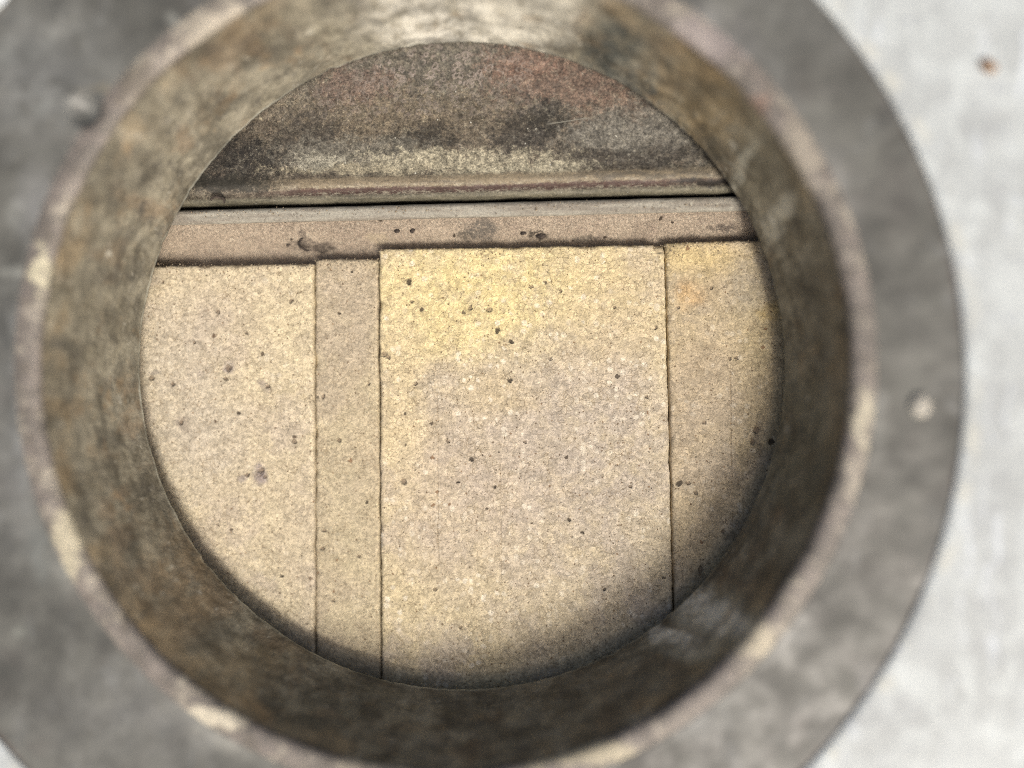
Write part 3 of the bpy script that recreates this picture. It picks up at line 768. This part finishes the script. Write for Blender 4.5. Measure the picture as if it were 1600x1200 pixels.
# --- pale top plate with its rounded round opening
def plate_mat():
    M = Mat('pale_top_plate')
    wv = M.warp(14, 12, 4)
    col = M.mix(M.st(M.noise(20, 6, 0.62, vec=wv), 0.36, 0.64), (0.367, 0.395, 0.399), (0.467, 0.507, 0.513))
    st = M.noise(10, 6, 0.7, vec=wv, off=3, stretch=(1.0, 0.35, 1))
    col = M.mix(M.mul(M.st(st, 0.50, 0.66), 0.8), col, (0.545, 0.595, 0.599))
    col = M.mix(M.mul(M.st(M.noise(17, 5, 0.6, off=9), 0.52, 0.66), 0.6), col, (0.316, 0.339, 0.348))
    rr = M.vm('LENGTH', M.vm('MULTIPLY', M.vm('SUBTRACT', M.P, (C_OUT[0] * 1000, C_OUT[1] * 1000, 0)), (1, 1, 0)))
    sc1 = M.noise(7, 5, 0.75, vec=M.warp(25, 12, 2, off=8), off=51, stretch=(0.9, 0.12, 1))
    col = M.mix(M.mul(M.st(sc1, 0.57, 0.66), 0.55), col, (0.622, 0.684, 0.751))
    sc2 = M.noise(6, 5, 0.75, vec=M.warp(25, 12, 2, off=18), off=53, stretch=(0.25, 0.8, 1))
    col = M.mix(M.mul(M.st(sc2, 0.60, 0.68), 0.4), col, (0.311, 0.339, 0.381))
    warm = M.mul(M.mul(M.st(rr, RO + 0.2, RO + 1.8), M.st(rr, RO + 5.5, RO + 3)), M.st(M.noise(9, 4, 0.6, off=6), 0.46, 0.6))
    col = M.mix(M.mul(warm, 0.6), col, (0.507, 0.513, 0.455))
    ed = M.st(rr, RO + 0.8, RO)
    col = M.mix(M.mul(ed, 0.25), col, (0.266, 0.285, 0.276))
    col = M.val(col, M.st(M.noise(2.6, 6, 0.75), 0.28, 0.72, 0.90, 1.08))
    return M.finish(col, 0.6, ((M.noise(5, 6, 0.7), 0.6, 0.5),), spec=0.4)
m_plate = plate_mat()
n = 720
prof = [(R_OUT + 0.0002, Z_TOP - 0.0014), (R_OUT, Z_TOP - 0.0009)]
for k in range(9):
    t = k / 8 * math.pi / 2
    prof.append((R_OUT + 0.0026 * (1 - math.cos(t)), Z_TOP - 0.0009 * (1 - math.sin(t))))
verts = []
for i in range(n):
    a = 2 * math.pi * i / n
    ca, sa = math.cos(a), math.sin(a)
    j = 0.00025 * wob(a, 5, 11.0)
    for (r, z) in prof: verts.append((C_OUT[0] + ca * (r + j), C_OUT[1] + sa * (r + j), z))
    # then out to a rounded-square edge of the stove top
    H = 0.30
    s = H / max(abs(ca), abs(sa))
    for k in range(1, 13):
        t = (k / 12) ** 1.6
        r = (R_OUT + 0.0026) * (1 - t) + s * t
        zz = Z_TOP + 0.00025 * fbm(ca * r * 25, sa * r * 25, 3.0) * min(1, t * 8)
        verts.append((C_OUT[0] * (1 - t) + ca * r, C_OUT[1] * (1 - t) + sa * r, zz))
    verts.append((ca * (s), sa * (s), Z_TOP - 0.012))
    verts.append((ca * (s - 0.004 * 1), sa * (s - 0.004), Z_TOP - 0.012))
link('top_plate', verts, grid_faces(n, len(prof) + 14, wrap=True), m_plate, stove)

# --- stove body: dark iron panels round the fire chamber
def iron_mat():
    M = Mat('dark_chamber_iron')
    col = M.mix(M.st(M.noise(18, 5, 0.6), 0.35, 0.65), (0.05, 0.043, 0.036), (0.12, 0.10, 0.08))
    return M.finish(col, 0.8, ((M.noise(4, 5, 0.7), 0.6, 0.6),), spec=0.3)
m_iron = iron_mat()
def panel(name, x0, x1, y0, y1, z0, z1, mat=None):
    v = [(x, y, z) for x in (x0, x1) for y in (y0, y1) for z in (z0, z1)]
    f = [(0, 1, 3, 2), (4, 6, 7, 5), (0, 4, 5, 1), (2, 3, 7, 6), (0, 2, 6, 4), (1, 5, 7, 3)]
    return link(name, v, f, mat or m_iron, stove, smooth=False)
panel('front_panel', -0.29, 0.29, -0.290, -0.284, -0.30, 0.0150)
panel('rear_panel', -0.29, 0.29, 0.284, 0.290, -0.30, 0.0150)
panel('base_panel', -0.284, 0.284, -0.284, 0.284, -0.30, -0.292)
panel('baffle_shelf', -0.200, 0.205, -0.16, 0.0800, -0.0560, -0.0490)

# ------------------------------------------------------------------ small loose things
def lump(px, py, z, rx, ry, rz, mat, label=None, cat=None, name='crumb', seed=0.0, ang=0.0, group=None, rough=0.35):
    p = at(px, py, z)
    bm = bmesh.new()
    bmesh.ops.create_icosphere(bm, subdivisions=3, radius=1.0)
    for v in bm.verts:
        c = v.co
        k = 1 + rough * noise.noise(c * 1.3 + Vector((seed, 0, 0))) + 0.15 * noise.noise(c * 4 + Vector((seed, 5, 0)))
        q = Vector((c.x * rx * k, c.y * ry * k, c.z * rz * k))
        q.rotate(Matrix.Rotation(ang, 3, 'Z'))
        v.co = q
    me = bpy.data.meshes.new(name)
    bm.to_mesh(me); bm.free()
    me.shade_smooth()
    me.materials.append(mat)
    o = bpy.data.objects.new(name, me)
    COL.objects.link(o)
    o.location = (p.x, p.y, z + rz * 0.55)
    if label: tag(o, label, cat, group)
    return o

def plain(name, c1, c2, size=1.0, rough=0.8):
    M = Mat(name)
    col = M.mix(M.st(M.noise(size, 4, 0.7), 0.35, 0.65), c1, c2)
    return M.finish(col, rough, ((M.noise(size, 4, 0.7), 0.3, 0.7),), spec=0.3)
m_rust = plain('brown_crumb', (0.16, 0.09, 0.045), (0.32, 0.20, 0.11), 1.2)
m_lime = plain('lime_bead', (0.33, 0.32, 0.28), (0.42, 0.40, 0.35), 2.0, 0.6)
m_soot = plain('soot_crumb', (0.02, 0.016, 0.013), (0.07, 0.055, 0.045), 0.8)
m_ash = plain('ash_flake', (0.10, 0.09, 0.08), (0.28, 0.26, 0.23), 0.8)
lump(1541, 104, Z_TOP, 0.0024, 0.0013, 0.0011, m_rust, 'small brown crumb lying on the pale stove top', 'crumb', 'rust_crumb', 1.0, ang=-0.75)
lump(1435, 634, Z_RIM - 0.0004, 0.0028, 0.0032, 0.0014, m_lime, 'round whitish drip stuck to the grey flange', 'drip', 'lime_drip', 2.0, rough=0.1)

GR = 'dark crumbs on the rear firebrick'
for k, (px, py, z, r, a, lab) in enumerate((
        (621, 361, None, 0.00075, 0.3, 'black soot crumb on the rear firebrick, left one of a close pair'),
        (645, 360, None, 0.00080, 0.9, 'black soot crumb on the rear firebrick, right one of a close pair'),
        (451, 382, None, 0.00065, 0.5, 'dark crumb on the rear firebrick beside the black scab, nearest the left edge'),
        (818, 364, None, 0.00080, 0.2, 'black rounded crumb on the rear firebrick above the middle yellow brick'),
        (845, 369, None, 0.00120, 0.1, 'longest black flake on the rear firebrick above the middle yellow brick'))):
    lump(px, py, rear_z(px, py), r * 1.25, r * 0.8, r * 0.5, m_soot, lab, 'crumb', 'soot_crumb', k * 3.1, a, GR)

def curl(px, py, z, r, mat, label, arc=(0.2, 4.3), name='wire_curl', wr=0.00035, tilt=0.4):
    """a hooked bit of wire or peeled scale lying on a surface"""
    p = at(px, py, z)
    n_, m_ = 40, 8
    verts = []
    for i in range(n_):
        t = arc[0] + (arc[1] - arc[0]) * i / (n_ - 1)
        rr = r * (1 + 0.18 * n3(t * 1.3, px * 0.01))
        c = Vector((math.cos(t) * rr, math.sin(t) * rr * 0.8, abs(math.sin(t * 0.5)) * r * tilt + wr))
        d = Vector((math.cos(t), math.sin(t), 0))
        wk = wr * (1.0 - 0.6 * abs(2 * i / (n_ - 1) - 1) ** 3)
        for j in range(m_):
            b = 2 * math.pi * j / m_
            verts.append(tuple(p + c + d * (math.cos(b) * wk) + Vector((0, 0, 1)) * (math.sin(b) * wk)))
    f = []
    for i in range(n_ - 1):
        for j in range(m_):
            f.append((i * m_ + j, i * m_ + (j + 1) % m_, (i + 1) * m_ + (j + 1) % m_, (i + 1) * m_ + j))
    f.append(tuple(range(m_))[::-1]); f.append(tuple((n_ - 1) * m_ + j for j in range(m_)))
    vv = np.array(verts)
    o = link(name, verts, f, mat, origin=tuple(p))
    return tag(o, label, 'flake')
curl(342, 316, -0.0034, 0.0020, m_soot, 'curled black flake of scale in the gap at the left end of the grey rail', (-0.3, 3.0), 'scale_curl', 0.00045, 0.35)
curl(484, 380, rear_z(484, 380) + 0.0006, 0.0030, m_soot, 'hooked black scab on the rear firebrick above the narrow brick', (1.6, 4.9), 'scale_curl', 0.0004, 0.15)

# loose grit nobody could count: on the bricks' back edges, rail and panel
verts, faces = [], []
rng = random.Random(5)
def grit(p, r):
    b = len(verts)
    for (x, y, z) in ((1, 0, 0), (-1, 0, 0), (0, 1, 0), (0, -1, 0), (0, 0, 1), (0, 0, -1)):
        k = r * rng.uniform(0.6, 1.3)
        verts.append((p.x + x * k, p.y + y * k, p.z + z * k * 0.7))
    for f in ((0, 2, 4), (2, 1, 4), (1, 3, 4), (3, 0, 4), (2, 0, 5), (1, 2, 5), (3, 1, 5), (0, 3, 5)):
        faces.append(tuple(b + i for i in f))
for _ in range(170):
    px = rng.uniform(290, 1170); py = 327 - 0.018 * (px - 720) + rng.gauss(0, 4)
    grit(at(px, py, -0.0032), rng.uniform(0.00012, 0.00032))
for _ in range(520):
    px = rng.uniform(240, 1190)
    edge = 412 if px < 489 else 404 if px < 590 else 389.5 - (px - 592) * 0.0157 if px < 1039 else 379.5 - (px - 1040) * 0.03
    grit(at(px, edge + abs(rng.gauss(3, 7)), Z_FLOOR + 0.0001), rng.uniform(0.00010, 0.00030))
g_ = link('grit', verts, faces, plain('grit_clay', (0.16, 0.12, 0.08), (0.42, 0.36, 0.26), 1.5), smooth=False)
g_['kind'] = 'stuff'
g_['label'] = 'fine pale grit scattered along the rail and brick edges'
g_['category'] = 'grit'
